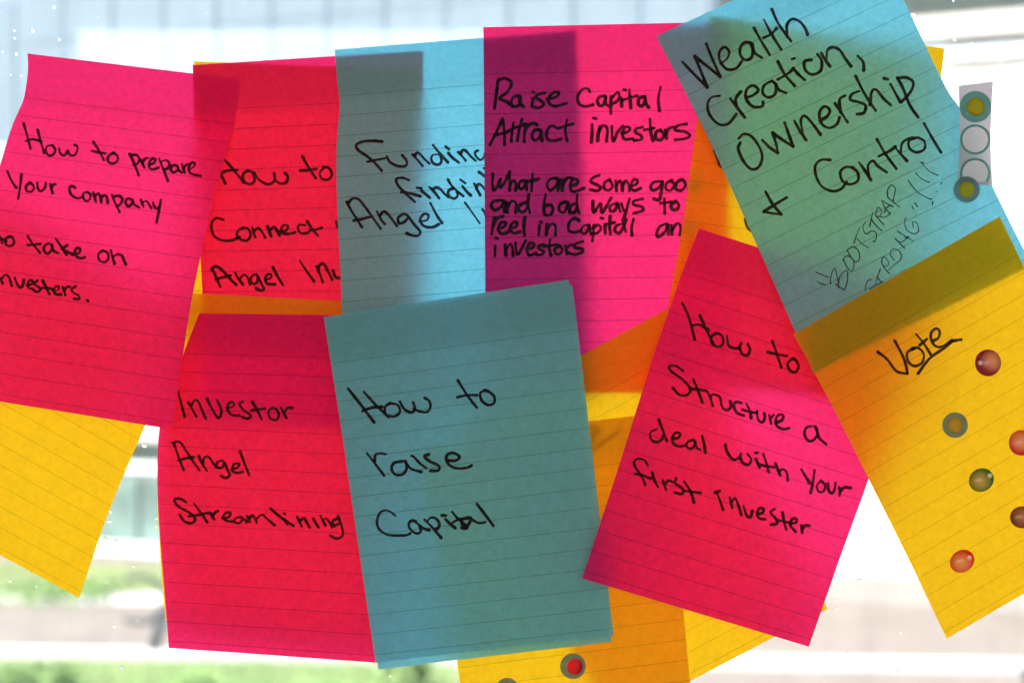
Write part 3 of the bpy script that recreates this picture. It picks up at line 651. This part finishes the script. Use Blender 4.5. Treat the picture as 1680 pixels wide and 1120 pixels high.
dot(J.dpx, 940, 1092, 21, 13.2, RDOT, 'grey ringed dot with red centre on the bottom yellow note', GREYR, dc=(3, 1))
dot(J.dpx, 832, 1130, 19, 12, ODOT, 'grey ringed dot with orange centre cut by the bottom edge', GREYR, dc=(-1, 0))
for (x, y) in ():
    dot(notes['O'].dpx, x, y, 22, 13, RDOT, 'round dot showing only as a dim circle through the pink angel investor note, %s one' % ('left' if x < 450 else 'right'), GREYR)

SH = thin('clear_sticker_backing', (.60, .50, .50), (.55, .50, .49)); CLR = thin('empty_sticker_spot', (.88, .88, .92), (.85, .85, .88))
class Strip(Note): pass
st = Strip([(1573,141),(1574,225),(1571,303)], [(1629,134),(1625,225),(1628,304)], 30, 30.6, wave=0)
e = empty('sticker_strip', tuple(P(1600, 137, 30))); tag(e, 'narrow grey strip of dot stickers with two empty circles beside the blue note', 'sticker strip')
st.build('backing', SH, e, 8, 16)
for (x, y) in ((1600, 229), (1600, 284)):
    rr_ = 25
    dep = st.dpx
    if y == 229:
        disc_mesh('empty_spot', dep, x, y, 0, rr_-1.5, CLR, e, .08); disc_mesh('outline', dep, x, y, rr_-4, rr_, TEALR, e, .14)
    else:
        # cut off by the strip's lower end
        for nm, ra, rb_, mt, of in (('empty_spot', 0, rr_-1.5, CLR, .08), ('outline', rr_-4, rr_, TEALR, .14)):
            vs = []; fs = []; seg = 40
            for k in range(seg+1):
                a = R(-218+256*k/seg)
                for r_ in (max(ra, 0), rb_):
                    X = x+r_*math.cos(a); Y = y+r_*math.sin(a)
                    if r_ == 0: X, Y = x, y+15
                    vs.append(tuple(P(X, Y, dep((X, Y))+of)-e.location))
            for k in range(seg): fs.append((2*k, 2*k+1, 2*k+3, 2*k+2))
            mesh_obj(nm, vs, fs, mt, e)
dot(st.dpx, 1600.5, 175.5, 26, 15, YDOT, 'teal ringed dot with mustard centre at the top of the sticker strip', off=.2)
dot(st.dpx, 1586, 311, 21.5, 13, YDOT, 'teal ringed dot with mustard centre at the foot of the sticker strip', GREYR, off=.45, dc=(0, 0))

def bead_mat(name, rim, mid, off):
    """dome: reflection painted in as a paler middle off to one side, saturated rim, clear glossy coat"""
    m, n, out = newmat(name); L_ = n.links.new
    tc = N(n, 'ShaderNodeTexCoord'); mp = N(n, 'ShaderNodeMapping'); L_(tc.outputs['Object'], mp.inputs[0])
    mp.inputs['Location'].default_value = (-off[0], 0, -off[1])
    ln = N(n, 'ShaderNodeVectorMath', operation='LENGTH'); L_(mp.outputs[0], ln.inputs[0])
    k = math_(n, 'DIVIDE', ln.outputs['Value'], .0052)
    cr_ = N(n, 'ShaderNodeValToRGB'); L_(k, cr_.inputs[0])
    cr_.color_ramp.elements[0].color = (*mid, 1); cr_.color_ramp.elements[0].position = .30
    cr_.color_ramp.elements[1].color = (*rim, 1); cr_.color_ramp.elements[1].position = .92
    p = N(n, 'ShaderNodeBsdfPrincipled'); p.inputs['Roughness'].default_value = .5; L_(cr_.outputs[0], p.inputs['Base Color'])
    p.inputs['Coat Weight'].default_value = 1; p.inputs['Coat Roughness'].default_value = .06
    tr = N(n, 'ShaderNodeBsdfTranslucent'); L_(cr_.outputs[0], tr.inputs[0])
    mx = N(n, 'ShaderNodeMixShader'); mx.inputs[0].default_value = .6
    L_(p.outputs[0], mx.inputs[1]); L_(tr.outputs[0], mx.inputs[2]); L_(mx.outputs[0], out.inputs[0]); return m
def bead(cx, cy_, rx, ry, ang, mat, label, hot):
    dep = Dn.dpx; o0 = P(cx, cy_, dep((cx, cy_))+.3); vs = []; fs = []; seg = 48; nr = 12
    for j in range(nr+1):
        a = math.pi/2*j/nr; rr = math.cos(a); h = math.sin(a)*1.9
        for k in range(seg):
            t = 2*math.pi*k/seg; x = rx*rr*math.cos(t); y = ry*rr*math.sin(t)
            x, y = x*math.cos(ang)-y*math.sin(ang), x*math.sin(ang)+y*math.cos(ang)
            vs.append(tuple(P(cx+x, cy_+y, dep((cx+x, cy_+y))+.12+h)-o0))
    for j in range(nr):
        for k in range(seg):
            fs.append((j*seg+k, j*seg+(k+1)%seg, (j+1)*seg+(k+1)%seg, (j+1)*seg+k))
    r_ = empty('bead_sticker', tuple(o0)); tag(r_, label, 'bead sticker', 'glossy bead stickers on the yellow note')
    mesh_obj('dome', vs, fs, mat, r_, True)
    # a small highlight painted as a pale disc off centre
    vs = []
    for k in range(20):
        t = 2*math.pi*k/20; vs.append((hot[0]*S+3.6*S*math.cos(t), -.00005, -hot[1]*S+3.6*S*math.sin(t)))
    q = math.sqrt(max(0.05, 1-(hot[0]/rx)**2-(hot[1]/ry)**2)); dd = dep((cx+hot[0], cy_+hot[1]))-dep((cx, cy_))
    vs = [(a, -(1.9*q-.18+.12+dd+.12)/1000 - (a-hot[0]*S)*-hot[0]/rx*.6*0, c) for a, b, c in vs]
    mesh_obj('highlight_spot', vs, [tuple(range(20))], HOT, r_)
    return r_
HOT = thin('painted_highlight', (1, .9, .8), (.95, .85, .78))
GB = bead
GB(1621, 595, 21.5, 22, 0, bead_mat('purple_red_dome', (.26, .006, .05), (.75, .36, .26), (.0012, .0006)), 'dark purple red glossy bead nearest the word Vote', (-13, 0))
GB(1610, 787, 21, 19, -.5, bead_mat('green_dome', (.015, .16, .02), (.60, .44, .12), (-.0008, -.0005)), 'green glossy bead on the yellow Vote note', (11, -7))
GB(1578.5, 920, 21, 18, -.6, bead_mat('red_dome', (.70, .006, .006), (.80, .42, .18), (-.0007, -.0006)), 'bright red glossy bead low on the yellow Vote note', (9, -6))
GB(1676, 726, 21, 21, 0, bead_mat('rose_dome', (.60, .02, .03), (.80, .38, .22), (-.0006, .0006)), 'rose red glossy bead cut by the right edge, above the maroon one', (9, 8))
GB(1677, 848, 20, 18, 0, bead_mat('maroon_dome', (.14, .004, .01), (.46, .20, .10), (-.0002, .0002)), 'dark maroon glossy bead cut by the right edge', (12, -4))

# ------------------------------------------------------------ water drops on the outside of the glass
m, n, out = newmat('water'); gb = N(n, 'ShaderNodeBsdfGlass'); gb.inputs['IOR'].default_value = 1.33; gb.inputs['Roughness'].default_value = 0
n.links.new(gb.outputs[0], out.inputs[0]); WATER = m
drops = [(89,13,2.6),(54,51,3.4),(24,51,2),(24,63,2),(97,65,2.6),(4,85,1.6),(27,89,2.4),(35,125,1.8),(18,123,1.2),(161,29,1),(223,66,1),(215,92,1.2),(340,22,1),
 (237,731,3.2),(240,776,2.2),(181,839,2),(180,855,2.6),(173,884,3.4),(190,887,3),(257,850,1.6),(257,863,2.2),(219,928,2),(17,952,2.4),(60,961,1.6),(174,954,1.8),(25,970,1.3),
 (226,1017,1.8),(188,1026,2.4),(200,1094,2.8),(182,1078,1.3),(57,1022,1.2),(63,1001,1.1),(300,1098,1.8),(0,1031,1.5),
 (1498,25,3),(1566,66,2),(1594,73,3),(1628,90,2.2),(1564,2,1.6),(1620,42,1.8),(1612,50,1.8),(1560,133,2.6),(1568,157,1.8),
 (1410,952,3.2),(1435,893,2.2),(1373,983,1.6),(1372,998,2.2),(1389,1070,2.8),(1353,1067,1.4),(1477,1037,1.8),(1472,1100,3),(1474,1089,1.3),(1420,1094,1.1),(640,1108,1.8)]
dm = {}
for (x, y, r_) in drops:
    q = random.randrange(4); r_ *= 1.15
    if q not in dm:
        vs = []; fs = []; seg = 18; nr = 6; ex = 1+.15*random.random(); ph = random.random()*6
        for j in range(nr):
            a = math.pi/2*j/nr; rr = math.cos(a)
            for k in range(seg):
                t = 2*math.pi*k/seg; w_ = 1+.08*math.sin(2*t+ph)
                vs.append((rr*math.cos(t)*ex*w_, .55*math.sin(a), rr*math.sin(t)*w_))
        vs.append((0, .55, 0)); top = len(vs)-1
        for j in range(nr-1):
            for k in range(seg): fs.append((j*seg+k, (j+1)*seg+k, (j+1)*seg+(k+1)%seg, j*seg+(k+1)%seg))
        for k in range(seg): fs.append(((nr-1)*seg+k, top, (nr-1)*seg+(k+1)%seg))
        fs.append(tuple(range(seg)))
        me = bpy.data.meshes.new('water_drop'); me.from_pydata(vs, [], fs); me.update(); me.materials.append(WATER)
        bm2 = bmesh.new(); bm2.from_mesh(me); bmesh.ops.recalc_face_normals(bm2, faces=bm2.faces); bm2.to_mesh(me); bm2.free()
        for p in me.polygons: p.use_smooth = len(p.vertices) < 6
        dm[q] = me
    p = P(x, y, 0)*1.0; k = (D+.0085)/D
    o = bpy.data.objects.new('water_drop', dm[q]); C.objects.link(o)
    o.location = (p.x*k, .0083, p.z*k); o.scale = (r_*S, r_*S, r_*S)
    where = ('above the pink note at the left edge' if x < 360 and y < 130 else 'in the gap between the lower left yellow and pink notes' if x < 320 and y < 900
             else 'over the blurred yard at the lower left' if x < 320 else 'below the large blue note' if x < 900 else 'beside the top of the sticker strip' if y < 200
             else 'between the pink structure note and the Vote note')
    tag(o, 'tiny water drop ' + where, 'water drop', 'water drops ' + where)
